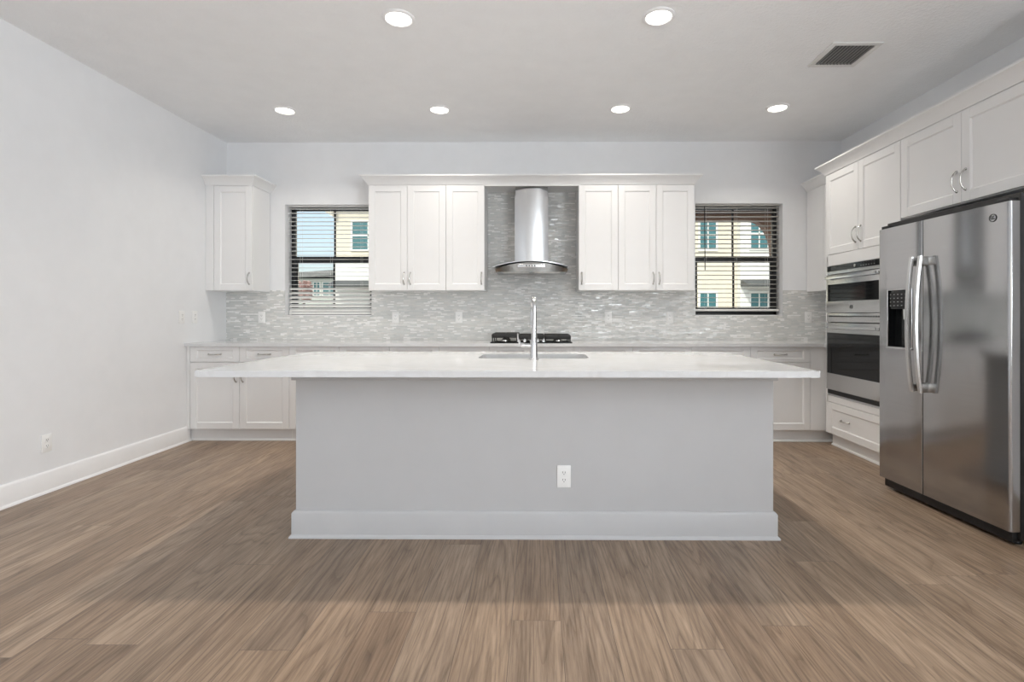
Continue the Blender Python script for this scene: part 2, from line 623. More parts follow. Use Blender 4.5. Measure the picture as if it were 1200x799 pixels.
# ------------------------------------------------------------------ windows
def window(idx, w4, label):
    x0, x1, z0, z1 = w4
    r = setting('window_%d' % idx, ((x0 + x1) / 2, YB + 0.16, z0), label, 'window')
    cx = (x0 + x1) / 2
    hw, h = (x1 - x0) / 2 - 0.001, z1 - z0
    ya, yb = -0.02, 0.035
    mb = MB()
    mb.box(-hw, -hw + 0.035, ya, yb, 0, h, 0.003).box(hw - 0.035, hw, ya, yb, 0, h, 0.003)
    mb.box(-hw, hw, ya, yb, h - 0.035, h, 0.003).box(-hw, hw, ya, yb, 0, 0.05, 0.003)
    mb.build('window_frame', M['bronze'], r)
    zr = 0.60                                     # meeting rail
    mb = MB()
    mb.box(-hw + 0.035, hw - 0.035, 0.012, 0.030, zr - 0.01, zr + 0.04)
    mb.box(-0.009, 0.009, 0.014, 0.028, zr + 0.04, h - 0.035)
    mb.build('upper_sash', M['bronze'], r)
    mb = MB()
    mb.box(-hw + 0.035, hw - 0.035, -0.012, 0.010, zr - 0.03, zr + 0.02)
    mb.box(-0.009, 0.009, -0.008, 0.006, 0.09, zr - 0.03)
    mb.box(-hw + 0.035, -hw + 0.065, -0.012, 0.010, 0.05, zr - 0.03).box(hw - 0.065, hw - 0.035, -0.012, 0.010, 0.05, zr - 0.03)
    mb.box(-hw + 0.035, hw - 0.035, -0.012, 0.010, 0.05, 0.09)
    mb.build('lower_sash', M['bronze'], r)
    mb = MB().box(-hw + 0.036, hw - 0.036, 0.019, 0.023, zr + 0.03, h - 0.036)
    mb.build('upper_pane', M['pane'], r)
    mb = MB().box(-hw + 0.066, hw - 0.066, -0.003, 0.001, 0.088, zr - 0.028)
    mb.build('lower_pane', M['pane'], r)
    mb = MB().box(-hw, hw, -0.158, -0.021, 0.0, 0.012, 0.003)
    mb.build('window_sill', M['trim'], r)
    return r
window(1, W1, 'dark framed sash window with white open blind, nearer the left wall')
window(2, W2, 'dark framed sash window looking onto a brown porch, nearer the oven tower')

# ------------------------------------------------------------------ blinds
def blind(w4, label, mat, tilts, bottom, wand):
    x0, x1, z0, z1 = w4
    x0 += 0.008
    x1 -= 0.008
    y = YB + 0.085
    r = thing('window_blind', label, 'blind', ((x0 + x1) / 2, y, z1), 0, 'slatted window blinds')
    hw = (x1 - x0) / 2
    MB().box(-hw, hw, -0.028, 0.028, -0.012, -0.001, 0.002).build('headrail', mat, r)
    top, n = -0.030, len(tilts)
    pitch = (z1 - bottom - 0.030 - 0.048) / (n - 1)
    mb = MB()
    for i, a in enumerate(tilts):
        z = top - i * pitch
        sub = MB()
        sub.box(-hw + 0.003, hw - 0.003, -0.0245, 0.0245, -0.0014, 0.0014)
        sub.xform(Matrix.Translation((0, 0, z)) @ Matrix.Rotation(R(a), 4, 'X'))
        tmp = bpy.data.meshes.new('t')
        sub.bm.to_mesh(tmp)
        sub.bm.free()
        mb.bm.from_mesh(tmp)
        bpy.data.meshes.remove(tmp)
    mb.build('slats', mat, r)
    zb = bottom - z1
    MB().box(-hw + 0.003, hw - 0.003, -0.026, 0.026, zb, zb + 0.024, 0.004).build('bottom_rail', M['blind'], r)
    for cx in (-hw * 0.72, 0.0, hw * 0.72):
        mb = MB()
        for yy in (-0.027, 0.027):
            mb.tube([(cx, yy, -0.04), (cx, yy, zb + 0.012)], 0.0009, 5)
        mb.build('ladder_cord', M['blind'], r)
    if wand:
        MB().tube([(-hw + 0.105, -0.034, -0.02), (-hw + 0.11, -0.036, -0.69)], 0.0045, 8).build('tilt_wand', M['bronze'], r)
    return r
blind(W1, 'white slatted blind lowered to the sill in the window nearer the left wall', M['blind'],
      [2] * 19 + [26, 32, 36, 40, 44, 50], 1.182, False)
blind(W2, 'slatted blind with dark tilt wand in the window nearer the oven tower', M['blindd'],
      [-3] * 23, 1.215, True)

# ------------------------------------------------------------------ backsplash
mb = MB()
ty = YB - 0.008
def tile(x0, x1, z0, z1):
    mb.box(x0, x1, ty, YB, z0, z1)
tile(XL, W1[0], 0.915, 1.432)
tile(W1[0], W1[1], 0.915, W1[2])
tile(W1[1], -0.519, 0.915, 1.432)
tile(-0.519, 0.401, 0.915, 2.47)
tile(0.401, W2[0], 0.915, 1.432)
tile(W2[0], W2[1], 0.915, W2[2])
tile(W2[1], XR, 0.915, 1.432)
o = mb.build('wall_tile', M['mosaic'])
st(o, 'pale grey glass strip mosaic backsplash above the long counter', 'backsplash')

# ------------------------------------------------------------------ cabinets
def shaker(x0, x1, z0, z1, fw=0.06, fh=None, th=0.02, rec=0.009):
    """shaker front in the XZ plane, its face at y=0"""
    fh = fh or fw
    mb = MB()
    b = 0.0018
    mb.box(x0, x0 + fw, 0, th, z0, z1, b, 1)
    mb.box(x1 - fw, x1, 0, th, z0, z1, b, 1)
    mb.box(x0 + fw - 0.0005, x1 - fw + 0.0005, 0.0002, th, z1 - fh, z1, b, 1)
    mb.box(x0 + fw - 0.0005, x1 - fw + 0.0005, 0.0002, th, z0, z0 + fh, b, 1)
    # bevelled inner lip down to the flat panel
    xi0, xi1, zi0, zi1 = x0 + fw, x1 - fw, z0 + fh, z1 - fh
    e = 0.007
    o_ = [(xi0, zi0), (xi1, zi0), (xi1, zi1), (xi0, zi1)]
    i_ = [(xi0 + e, zi0 + e), (xi1 - e, zi0 + e), (xi1 - e, zi1 - e), (xi0 + e, zi1 - e)]
    vo = [mb.bm.verts.new((x, 0.003, z)) for x, z in o_]
    vi = [mb.bm.verts.new((x, rec, z)) for x, z in i_]
    for k in range(4):
        mb.bm.faces.new((vo[k], vo[(k + 1) % 4], vi[(k + 1) % 4], vi[k]))
    mb.bm.faces.new(vi)
    return mb

def pull(cx, cz, vertical, parent, L=0.112):
    """arched chrome bow pull with two feet, standing proud of a front at y=0"""
    mb = MB()
    pts, rad = [], []
    N = 14
    for i in range(N + 1):
        s = -1 + 2 * i / N
        out = 0.030 * (1 - abs(s) ** 2.6) + 0.004
        a = s * L / 2
        pts.append((cx, -out, cz + a) if vertical else (cx + a, -out, cz))
        rad.append(0.0042 + 0.0018 * abs(s) ** 2)
    mb.tube(pts, rad, 8)
    for s in (-1, 1):
        a = s * L / 2
        p = (cx, 0, cz + a) if vertical else (cx + a, 0, cz)
        mb.tube([(p[0], 0.0, p[2]), (p[0], -0.004, p[2]), (p[0], -0.008, p[2])], [0.009, 0.008, 0.0055], 10)
    return mb.build('handle', M['nickel'], parent)

G = 0.0016
def base_cab(x0, x1, label, n, filler_l=0.0, filler_r=0.0, deep=0.625):
    r = thing('base_cabinet', label, 'cabinet', (x0 - filler_l, 4.80, 0), 0, 'white base cabinets along the back wall')
    wtot = x1 - x0 + filler_l + filler_r
    mb = MB()
    mb.box(0.0005, wtot - 0.0005, 0.021, deep, 0.115, 0.884)
    if filler_l:
        mb.box(0.0005, filler_l - G, 0.001, 0.03, 0.117, 0.884)
    if filler_r:
        mb.box(wtot - filler_r + G, wtot - 0.0005, 0.001, 0.03, 0.117, 0.884)
    mb.build('body', M['cab'], r)
    mb = MB().box(0.0005, wtot - 0.0005, 0.062, 0.08, 0, 0.115)
    mb.prism([(0.062, 0.0), (0.050, 0.0), (0.050, 0.006), (0.054, 0.013), (0.062, 0.016)], 'x', 0.0005, wtot - 0.0005)
    mb.build('toe_kick', M['cab'], r)
    u = (x1 - x0) / n
    for i in range(n):
        a, b = filler_l + i * u + G, filler_l + (i + 1) * u - G
        dr = shaker(a, b, 0.741, 0.882, 0.06, 0.035).build('drawer', M['cab'], r)
        pull((a + b) / 2, 0.812, False, dr)
        do = shaker(a, b, 0.118, 0.736, 0.06).build('door', M['cab'], r)
        hx = (b - 0.03 if i % 2 == 0 else a + 0.03) if n > 1 else a + 0.03
        pull(hx, 0.612, True, do)
    return r
base_cab(-3.225, -2.301, 'white base cabinet with two drawers and two doors against the left wall', 2, filler_l=0.034)
base_cab(-2.301, -1.372, 'white base cabinet second from the left wall, under the window', 2)
base_cab(-1.372, -0.446, 'white base cabinet just left of the cooktop cabinet', 2)
base_cab(-0.446, 0.328, 'white base cabinet directly under the gas cooktop', 2)
base_cab(0.328, 0.872, 'narrow white base cabinet just right of the cooktop cabinet', 1)
base_cab(0.872, 1.419, 'narrow white base cabinet under the two door wall cabinet beside the porch window', 1)
base_cab(1.419, 1.956, 'narrow white base cabinet under the left half of the porch window', 1)
base_cab(1.956, 2.506, 'narrow white base cabinet with one drawer, beside the oven tower', 1, filler_r=0.26)

def wall_cab(x0, x1, z0, z1, label, n, handles, filler_l=0.0, yf=5.08, ov=0.0):
    r = thing('wall_cabinet', label, 'cabinet', (x0 - filler_l, yf, z0), 0, 'white wall cabinets on the back wall')
    wt, h = x1 - x0 + filler_l, z1 - z0
    mb = MB().box(0.0005, wt - 0.0005, 0.021, YB - 0.009 - yf, 0, h, 0.001, 1)
    if filler_l:
        mb.box(0.0005, filler_l - G, 0.001, 0.03, 0, h)
    mb.build('body', M['cab'], r)
    u = (x1 - x0) / n
    for i in range(n):
        a, b = filler_l + i * u + G, filler_l + (i + 1) * u - G
        do = shaker(a, b, 0.002, h - 0.002, 0.062).build('door', M['cab'], r)
        hx = b - 0.028 if handles[i] == 'r' else a + 0.028
        pull(hx, 0.118, True, do)
    return r
ZU0, ZU1 = 1.415, 2.447
wall_cab(-3.178, -2.800, ZU0, ZU1, 'single door white wall cabinet in the corner by the left wall', 1, 'r', filler_l=0.08)
wall_cab(-1.656, -0.896, ZU0, ZU1, 'two door white wall cabinet beside the white blind window', 2, 'rl')
wall_cab(-0.896, -0.519, ZU0, ZU1, 'single door white wall cabinet just left of the range hood', 1, 'r')
wall_cab(0.401, 0.785, ZU0, ZU1, 'single door white wall cabinet just right of the range hood', 1, 'l')
wall_cab(0.785, 1.526, ZU0, ZU1, 'two door white wall cabinet beside the porch window', 2, 'rl')

# crown mouldings
CP = [(-0.004, 0.0), (0.006, 0.0), (0.010, 0.012), (0.052, 0.066), (0.066, 0.074), (0.066, 0.088), (-0.004, 0.088)]
def crown(path, z, name, label):
    o = sweep(MB(), path, [(o_, z + h * 1.0) for o_, h in CP]).build(name, M['cab'])
    return st(o, label, 'crown moulding')
yw = YB - 0.001
crown([(-2.800, yw), (-2.800, 5.08), (XL + 0.001, 5.08)][::-1], ZU1, 'trim_1', 'white crown moulding on the corner wall cabinet by the left wall')
mb = sweep(MB(), [(-1.656, yw), (-1.656, 5.08), (1.526, 5.08), (1.526, yw)], [(o_, ZU1 + h) for o_, h in CP])
mb.box(-0.5185, 0.4005, 5.076, 5.10, ZU1 - 0.012, ZU1 + 0.07)          # valance over the hood
mb.box(-0.5185, 0.4005, 5.10, YB - 0.009, ZU1 + 0.004, ZU1 + 0.02)     # soffit board behind it
o = mb.build('trim_2', M['cab'])
st(o, 'long white crown moulding over the cabinets and range hood', 'crown moulding')

# ------------------------------------------------------------------ right-hand run (fronts face the room, local x runs towards the camera)
XT = 2.62
RZ = R(-90)
t = thing('oven_tower', 'tall white cabinet holding the built-in ovens beside the fridge', 'cabinet', (XT, 4.755, 0), RZ)
TW, TD = 0.975, XR - XT - 0.003
mb = MB()
mb.box(0, 0.02, 0.021, TD, 0.115, 2.44)
mb.box(TW - 0.02, TW, 0.021, TD, 0.115, 2.44)
mb.box(0.02, TW - 0.02, 0.021, TD, 2.42, 2.44).box(0.02, TW - 0.02, TD - 0.012, TD, 0.115, 2.42)
mb.box(0.02, TW - 0.02, 0.021, TD - 0.012, 0.115, 0.135)
mb.box(0.02, TW - 0.02, 0.021, TD - 0.012, 0.40, 0.47).box(0.02, TW - 0.02, 0.021, TD - 0.012, 1.615, 1.72)
mb.box(0, 0.02, 0.001, 0.021, 0.117, 2.44, 0.001, 1)                 # face frame
mb.box(0.02, 0.032, 0.001, 0.03, 0.40, 1.70).box(0.792, TW, 0.001, 0.03, 0.40, 1.70)
mb.box(0.02, TW, 0.001, 0.022, 1.615, 1.712).box(0.02, TW, 0.001, 0.022, 0.402, 0.455)
mb.build('body', M['cab'], t)
mb = MB().box(0, TW, 0.062, 0.08, 0, 0.115)
mb.prism([(0.062, 0.0), (0.050, 0.0), (0.050, 0.006), (0.054, 0.013), (0.062, 0.016)], 'x', 0, TW)
mb.build('toe_kick', M['cab'], t)
dr = shaker(0.022, TW - 0.004, 0.118, 0.397, 0.07, 0.06).build('drawer', M['cab'], t)
pull(0.30, 0.265, False, dr)
for a, b, hx in ((0.006, 0.476, 0.476 - 0.032), (0.480, TW - 0.003, 0.480 + 0.032)):
    do = shaker(a, b, 1.715, 2.436, 0.062).build('door', M['cab'], t)
    pull(hx, 1.84, True, do, 0.125)

t = thing('fridge_cabinet', 'white two door cabinet hung above the fridge', 'cabinet', (XT, 3.78, 1.868), RZ)
FW = 1.08
MB().box(0.001, FW, 0.021, TD, 0, 0.572, 0.001, 1).build('body', M['cab'], t)
for a, b, hx in ((0.003, 0.538 - G, 0.538 - 0.034), (0.538 + G, FW - 0.003, 0.538 + 0.034)):
    do = shaker(a, b, 0.006, 0.568, 0.064).build('door', M['cab'], t)
    pull(hx, 0.14, True, do, 0.125)

t = thing('corner_cabinet', 'shallow white wall cabinet tucked in the corner behind the oven tower', 'cabinet', (2.79, YB - 0.009, ZU0), RZ)
LW = YB - 0.009 - 4.757
MB().box(0, LW, 0.021, XR - 2.79 - 0.002, 0, ZU1 - ZU0, 0.001, 1).box(0, 0.31, 0.001, 0.03, 0, ZU1 - ZU0).build('body', M['cab'], t)
do = shaker(0.313, LW - 0.002, 0.002, ZU1 - ZU0 - 0.002, 0.06).build('door', M['cab'], t)
pull(LW - 0.03, 0.118, True, do)

crown([(XR - 0.001, 4.755), (XT, 4.755), (XT, 2.70)], 2.44, 'trim_3',
      'white crown moulding along the oven tower and fridge cabinet')
crown([(2.79, 4.825), (2.79, 5.419)][::-1], ZU1, 'trim_4', 'short white crown moulding on the corner cabinet behind the oven tower')

# ------------------------------------------------------------------ back counter
mb = MB()
mb.prism([(XL + 0.001, 4.77), (2.617, 4.77), (2.617, 4.758), (XR - 0.001, 4.758), (XR - 0.001, ty - 0.001), (XL + 0.001, ty - 0.001)], 'z', 0.8845, 0.9145)
o = mb.build('countertop', M['quartz'])
tag(o, 'long white quartz countertop along the back wall', 'countertop')

# ------------------------------------------------------------------ island
t = thing('kitchen_island', 'long white kitchen island with an overhanging quartz top', 'island', (-0.02, 3.2, 0))
IX0, IX1, IY0, IY1 = -1.285 + 0.02, 1.243 + 0.02, 2.755 - 3.2, 3.68 - 3.2
mb = MB()
mb.box(IX0, IX1, IY0, IY0 + 0.02, 0.0, 0.884, 0.002, 1).box(IX0, IX0 + 0.02, IY0 + 0.02, IY1, 0.0, 0.884)
mb.box(IX1 - 0.02, IX1, IY0 + 0.02, IY1, 0, 0.884).box(IX0 + 0.02, IX1 - 0.02, IY1 - 0.02, IY1, 0.1, 0.884)
mb.box(IX0 + 0.02, IX1 - 0.02, IY0 + 0.02, IY1 - 0.02, 0.1, 0.12)
mb.build('body', M['island'], t)
mb = MB()
a = 0.02
mb.box(IX0 - a, IX1 + a, IY0 - 0.012, IY0, 0.832, 0.884, 0.002, 1)
mb.box(IX0 - a, IX0, IY0, IY1, 0.832, 0.884, 0.002, 1).box(IX1, IX1 + a, IY0, IY1, 0.832, 0.884, 0.002, 1)
mb.build('apron', M['island'], t)
mb = sweep(MB(), [(IX1, IY1), (IX1, IY0), (IX0, IY0), (IX0, IY1)][::-1], BP)
mb.build('baseboard', M['island'], t)
# worktop with a rounded sink cut-out
SX0, SX1, SY0, SY1 = -0.365, 0.315, 3.145, 3.50
mb = MB()
out = [(-1.62, 2.445), (1.321, 2.445), (1.321, 3.715), (-1.62, 3.715)]
hole = rrect(SX0, SX1, SY0, SY1, 0.05)
def loopv(pts, z):
    vs = [mb.bm.verts.new((x + 0.02, y - 3.2, z)) for x, y in pts]
    return vs, [mb.bm.edges.new((vs[i], vs[(i + 1) % len(vs)])) for i in range(len(vs))]
loops = []
for z in (0.915, 0.8845):
    vo, eo = loopv(out, z)
    vh, eh = loopv(hole, z)
    bmesh.ops.triangle_fill(mb.bm, use_beauty=True, edges=eo + eh)
    loops.append((vo, vh))
for a_, b_ in zip(loops[0], loops[1]):
    n = len(a_)
    for i in range(n):
        mb.bm.faces.new((a_[i], a_[(i + 1) % n], b_[(i + 1) % n], b_[i]))
mb.build('worktop', M['quartz'], t)

t = thing('sink', 'stainless undermount sink set into the island top', 'sink', ((SX0 + SX1) / 2, (SY0 + SY1) / 2, 0.68))
mb = MB()
def ring(r_in, z, rr):
    cx, cyy = (SX0 + SX1) / 2, (SY0 + SY1) / 2
    return [mb.bm.verts.new((x - cx, y - cyy, z)) for x, y in rrect(SX0 + r_in, SX1 - r_in, SY0 + r_in, SY1 - r_in, rr)]
rs = [ring(-0.012, 0.204, 0.06), ring(0.004, 0.204, 0.046), ring(0.006, 0.03, 0.044), ring(0.02, 0.008, 0.035), ring(0.05, 0.004, 0.03)]
ro = [ring(-0.012, 0.200, 0.06), ring(0.002, 0.200, 0.048), ring(0.004, 0.02, 0.046), ring(0.02, 0.0, 0.035)]
def bridge(r0, r1):
    n = len(r0)
    for i in range(n):
        mb.bm.faces.new((r0[i], r0[(i + 1) % n], r1[(i + 1) % n], r1[i]))
for a_, b_ in zip(rs, rs[1:]):
    bridge(a_, b_)
mb.bm.faces.new(rs[-1])
for a_, b_ in zip(ro, ro[1:]):
    bridge(a_, b_)
mb.bm.faces.new(ro[-1])
bridge(rs[0], ro[0])
mb.build('basin', M['sink'], t)
MB().lathe([(0.0, 0.0045), (0.028, 0.0045), (0.042, 0.009), (0.045, 0.006), (0.0, 0.0042)][1:4] , 0, 0.03, 24).build('drain', M['chrome'], t)

# ------------------------------------------------------------------ faucet
FX, FY = -0.022, 3.055
t = thing('faucet', 'tall chrome gooseneck faucet standing on the island beside the sink', 'faucet', (FX, FY, 0.915))
MB().lathe([(0.0, 0.0), (0.027, 0.0), (0.027, 0.006), (0.0225, 0.010), (0.0215, 0.10), (0.018, 0.112), (0.0, 0.112)][1:6], 0, 0, 28).build('body', M['chrome'], t)
mb = MB()
pts, rad = [(0, 0, 0.105)], [0.0165]
pts.append((0.002, 0, 0.20)); rad.append(0.0145)
pts.append((0.004, 0, 0.30)); rad.append(0.0125)
dx, dy = -0.10, 0.995
for i in range(13):
    a = math.pi * i / 12
    k = 0.072 * (1 - math.cos(a))
    pts.append((0.004 + dx * k, dy * k, 0.305 + 0.062 * math.sin(a)))
    rad.append(0.012)
pts.append((0.004 + dx * 0.144, dy * 0.144, 0.28)); rad.append(0.0118)
mb.tube(pts, rad, 16)
mb.build('neck', M['chrome'], t)
ex, ey = 0.004 + dx * 0.144, dy * 0.144
MB().tube([(ex, ey, 0.285), (ex, ey, 0.275), (ex, ey, 0.20), (ex, ey, 0.185)], [0.0135, 0.0155, 0.0165, 0.014], 16).build('spray_head', M['chrome'], t)
h = MB()
h.tube([(-0.015, 0, 0.082), (-0.05, -0.002, 0.084), (-0.072, -0.003, 0.086), (-0.082, -0.003, 0.088)], [0.0125, 0.013, 0.015, 0.009], 14)
h.tube([(-0.072, -0.003, 0.088), (-0.084, -0.006, 0.10), (-0.092, -0.01, 0.125), (-0.094, -0.013, 0.155)], [0.008, 0.0065, 0.0055, 0.0045], 10)
h.build('lever_handle', M['chrome'], t)

# ------------------------------------------------------------------ cooktop
CX0, CX1, CY0, CY1 = -0.44, 0.322, 4.82, 5.345
t = thing('gas_cooktop', 'black gas cooktop with iron grates set on the back counter', 'cooktop', ((CX0 + CX1) / 2, (CY0 + CY1) / 2, 0.9145))
cw, cd = (CX1 - CX0) / 2, (CY1 - CY0) / 2
MB().box(-cw, cw, -cd, cd, 0, 0.012, 0.004).build('base', M['bglass'], t)
def grate(x0, x1, hgt):
    mb = MB()
    b = 0.011
    z0, z1 = hgt - 0.034, hgt
    y0, y1 = -cd + 0.025, cd - 0.02
    mb.box(x0, x1, y0, y0 + b, z0, z1, 0.003).box(x0, x1, y1 - b, y1, z0, z1, 0.003)
    mb.box(x0, x0 + b, y0, y1, z0, z1, 0.003).box(x1 - b, x1, y0, y1, z0, z1, 0.003)
    cx, cm = (x0 + x1) / 2, (y0 + y1) / 2
    mb.box(x0, x1, cm - b / 2, cm + b / 2, z0, z1, 0.003)
    mb.box(cx - b / 2, cx + b / 2, y0, y1, z0, z1 + 0.004, 0.003)
    for yy in [y0 + (y1 - y0) * q / 8 for q in (1, 2, 3, 5, 6, 7)]:
        mb.box(x0, x1, yy - b / 2, yy + b / 2, z0, z1 + 0.004, 0.003)
    for x in (x0 + 0.002, x1 - b - 0.002):
        for yy in (y0 + 0.002, y1 - b - 0.002, cm - b / 2):
            mb.box(x, x + b, yy, yy + b, 0.011, z0 + 0.002, 0.002)
    return mb.build('grate', M['iron'], t)
grate(-cw + 0.012, -cw + 0.255, 0.082)
grate(-cw + 0.262, cw - 0.262, 0.070)
grate(cw - 0.255, cw - 0.012, 0.070)
for bx, by, br in ((-cw + 0.13, 0.12, 0.042), (-cw + 0.13, -0.12, 0.036), (0, 0.05, 0.055), (cw - 0.13, 0.12, 0.036), (cw - 0.13, -0.12, 0.042)):
    mb = MB().lathe([(br, 0.011), (br, 0.024), (br * 0.9, 0.027)], bx, by, 24, 1)
    mb.lathe([(br * 0.72, 0.026), (br * 0.72, 0.035), (br * 0.6, 0.040)], bx, by, 24, 0)
    mb.build('burner', [M['iron'], M['nickel']], t)
for kx in (-0.061, 0.003, 0.061, 0.115, -0.115):
    mb = MB().lathe([(0.019, 0.0115), (0.018, 0.03), (0.016, 0.034)], kx, -cd + 0.055 - 0.025, 20)
    mb.box(kx - 0.0035, kx + 0.0035, -cd + 0.014, -cd + 0.046, 0.03, 0.043, 0.002)
    mb.build('knob', M['chrome'], t)

# ------------------------------------------------------------------ range hood
HXc = -0.060
t = thing('range_hood', 'stainless chimney range hood with curved glass canopy over the cooktop', 'hood', (HXc, YB - 0.009, 1.58))
def chim(hw, dep, z0, z1, rr):
    pts = [(-hw, 0.0), (-hw, -dep + rr)]
    for i in range(1, 9):               # softly bowed front
        s = -1 + 2 * i / 9
        pts.append((s * hw, -dep - 0.035 * (1 - s * s)))
    pts += [(hw, -dep + rr), (hw, 0.0)]
    return pts
MB().prism(chim(0.166, 0.26, 0, 0, 0.0), 'z', 0.105, 0.768, smooth=True).build('chimney', M['steelv'], t)
MB().prism(chim(0.160, 0.25, 0, 0, 0.0), 'z', 0.762, 0.869, smooth=True).build('upper_duct_cover', M['steelv'], t)
# canopy: arched steel body
mb = MB()
def arc_canopy(hw_t, hw_b, dep, bow, zt_mid, zt_end, zb, n=24):
    rows = []
    for i in range(n + 1):
        s = -1 + 2 * i / n
        zt = zt_end + (zt_mid - zt_end) * (1 - s * s) 
        yf = -dep - bow * (1 - s * s)
        rows.append([mb.bm.verts.new(p) for p in ((s * hw_t, 0, zt), (s * hw_t, yf, zt), (s * hw_b, yf + 0.02, zb), (s * hw_b, 0, zb))])
    for r0, r1 in zip(rows, rows[1:]):
        for k in range(4):
            fc = mb.bm.faces.new((r0[k], r0[(k + 1) % 4], r1[(k + 1) % 4], r1[k]))
            fc.smooth = True
    mb.bm.faces.new(rows[0])
    mb.bm.faces.new(rows[-1][::-1])
arc_canopy(0.352, 0.345, 0.40, 0.06, 0.098, 0.040, 0.012)
mb.build('canopy', M['hoodsteel'], t)
mb = MB()
rows = []
for i in range(25):
    s = -1 + 2 * i / 24
    z = 0.062 + 0.052 * (1 - s * s)
    yf = -0.42 - 0.075 * (1 - s * s)
    rows.append([mb.bm.verts.new(p) for p in ((s * 0.376, 0, z), (s * 0.376, yf, z), (s * 0.376, yf, z - 0.008), (s * 0.376, 0, z - 0.008))])
for r0, r1 in zip(rows, rows[1:]):
    for k in range(4):
        fc = mb.bm.faces.new((r0[k], r0[(k + 1) % 4], r1[(k + 1) % 4], r1[k]))
        fc.smooth = True
mb.bm.faces.new(rows[0])
mb.bm.faces.new(rows[-1][::-1])
mb.build('visor', M['steelv'], t)
cp = MB().box(-0.13, 0.13, -0.462, -0.452, 0.048, 0.082, 0.003).build('control_panel', M['steelv'], t)
for k in range(4):
    mb = MB()
    x = -0.045 + k * 0.026
    mb.tube([(x, -0.462, 0.065), (x, -0.466, 0.065)], [0.0075, 0.0065], 14)
    mb.build('button', M['black'], cp)
mb = MB()
for k in (-1, 1):
    mb.box(k * 0.15 - 0.13, k * 0.15 + 0.13, -0.36, -0.08, 0.006, 0.013)
mb.build('filter', M['nickel'], t)

# ------------------------------------------------------------------ wall oven with microwave (local frame of the tower)
t = thing('wall_oven', 'built-in stainless oven and microwave stack in the tall white cabinet', 'oven', (XT, 4.755, 0), RZ)
OX0, OX1 = 0.034, 0.790
MB().box(OX0, OX1, 0.024, TD - 0.016, 0.472, 1.612).build('housing', M['black'], t)
MB().box(OX0, OX1, -0.012, 0.024, 1.555, 1.612, 0.003).box(OX0, OX1, -0.010, 0.024, 1.535, 1.555).build('microwave_bezel', M['steel'], t)
cp = MB().box(OX0 + 0.012, OX1 - 0.012, -0.0135, -0.010, 1.560, 1.607).build('control_panel', M['bglass'], t)
mb = MB()
mb.tube([(0.46, -0.0135, 1.584), (0.46, -0.020, 1.584)], [0.013, 0.012], 18)
mb.build('dial', M['nickel'], cp)
MB().box(0.53, 0.72, -0.0145, -0.0130, 1.566, 1.600).build('keypad', M['keypad'], cp)
mw = MB().box(OX0, OX1, -0.016, 0.02, 1.195, 1.530, 0.004).build('microwave_door', M['steel'], t)
MB().box(OX0 + 0.03, OX1 - 0.03, -0.018, -0.0155, 1.295, 1.445).build('glass_window', M['bglass'], mw)
MB().box(OX0 + 0.01, OX1 - 0.01, -0.036, -0.026, 1.492, 1.516, 0.004).box(OX0 + 0.03, OX0 + 0.05, -0.028, -0.016, 1.494, 1.514).box(OX1 - 0.05, OX1 - 0.03, -0.042, -0.016, 1.494, 1.514).build('handle', M['steelv'], mw)

def badge(cx, cz, y, rr, parent):
    """round badge: a ring with curled monogram strokes"""
    mb = MB()
    ringp = [(cx + rr * math.cos(2 * math.pi * k / 28), y - 0.002, cz + rr * math.sin(2 * math.pi * k / 28)) for k in range(29)]
    mb.tube(ringp, rr * 0.10, 6)
    mb.tube([(cx, y, cz), (cx, y - 0.0012, cz)], [rr * 0.96, rr * 0.92], 28, mi=1)
    for s, ox in ((1, -0.28), (1, 0.3)):
        pts = []
        for k in range(14):
            a = R(60 + k * 22)
            q = rr * (0.42 - 0.012 * k)
            pts.append((cx + ox * rr + q * math.cos(a) * 0.8, y - 0.002, cz + q * math.sin(a) * 1.25))
        mb.tube(pts, rr * 0.075, 6)
    return mb.build('logo_badge', [M['bronze'], M['steelv']], parent)
badge(0.41, 1.243, -0.0165, 0.016, mw)
mb = MB().box(OX0, OX1, -0.010, 0.022, 1.115, 1.192, 0.002)
mb.build('vent_trim', M['steel'], t)
mb = MB()
for k in range(22):
    x = OX0 + 0.035 + k * 0.032
    mb.box(x, x + 0.024, -0.0112, -0.0095, 1.160, 1.170)
mb.build('vent_slots', M['black'], t)
od = MB().box(OX0, OX1, -0.016, 0.02, 0.515, 1.108, 0.004).build('oven_door', M['steel'], t)
MB().box(OX0 + 0.022, OX1 - 0.022, -0.0185, -0.0155, 0.660, 1.020).build('glass_window', M['bglass'], od)
MB().box(OX0 + 0.01, OX1 - 0.01, -0.038, -0.026, 1.058, 1.082, 0.004).box(OX0 + 0.03, OX0 + 0.05, -0.042, -0.016, 1.06, 1.08).box(OX1 - 0.05, OX1 - 0.03, -0.042, -0.016, 1.06, 1.08).build('handle', M['steelv'], od)
MB().box(OX0, OX1, -0.002, 0.022, 0.474, 0.510).build('lower_vent', M['black'], t)

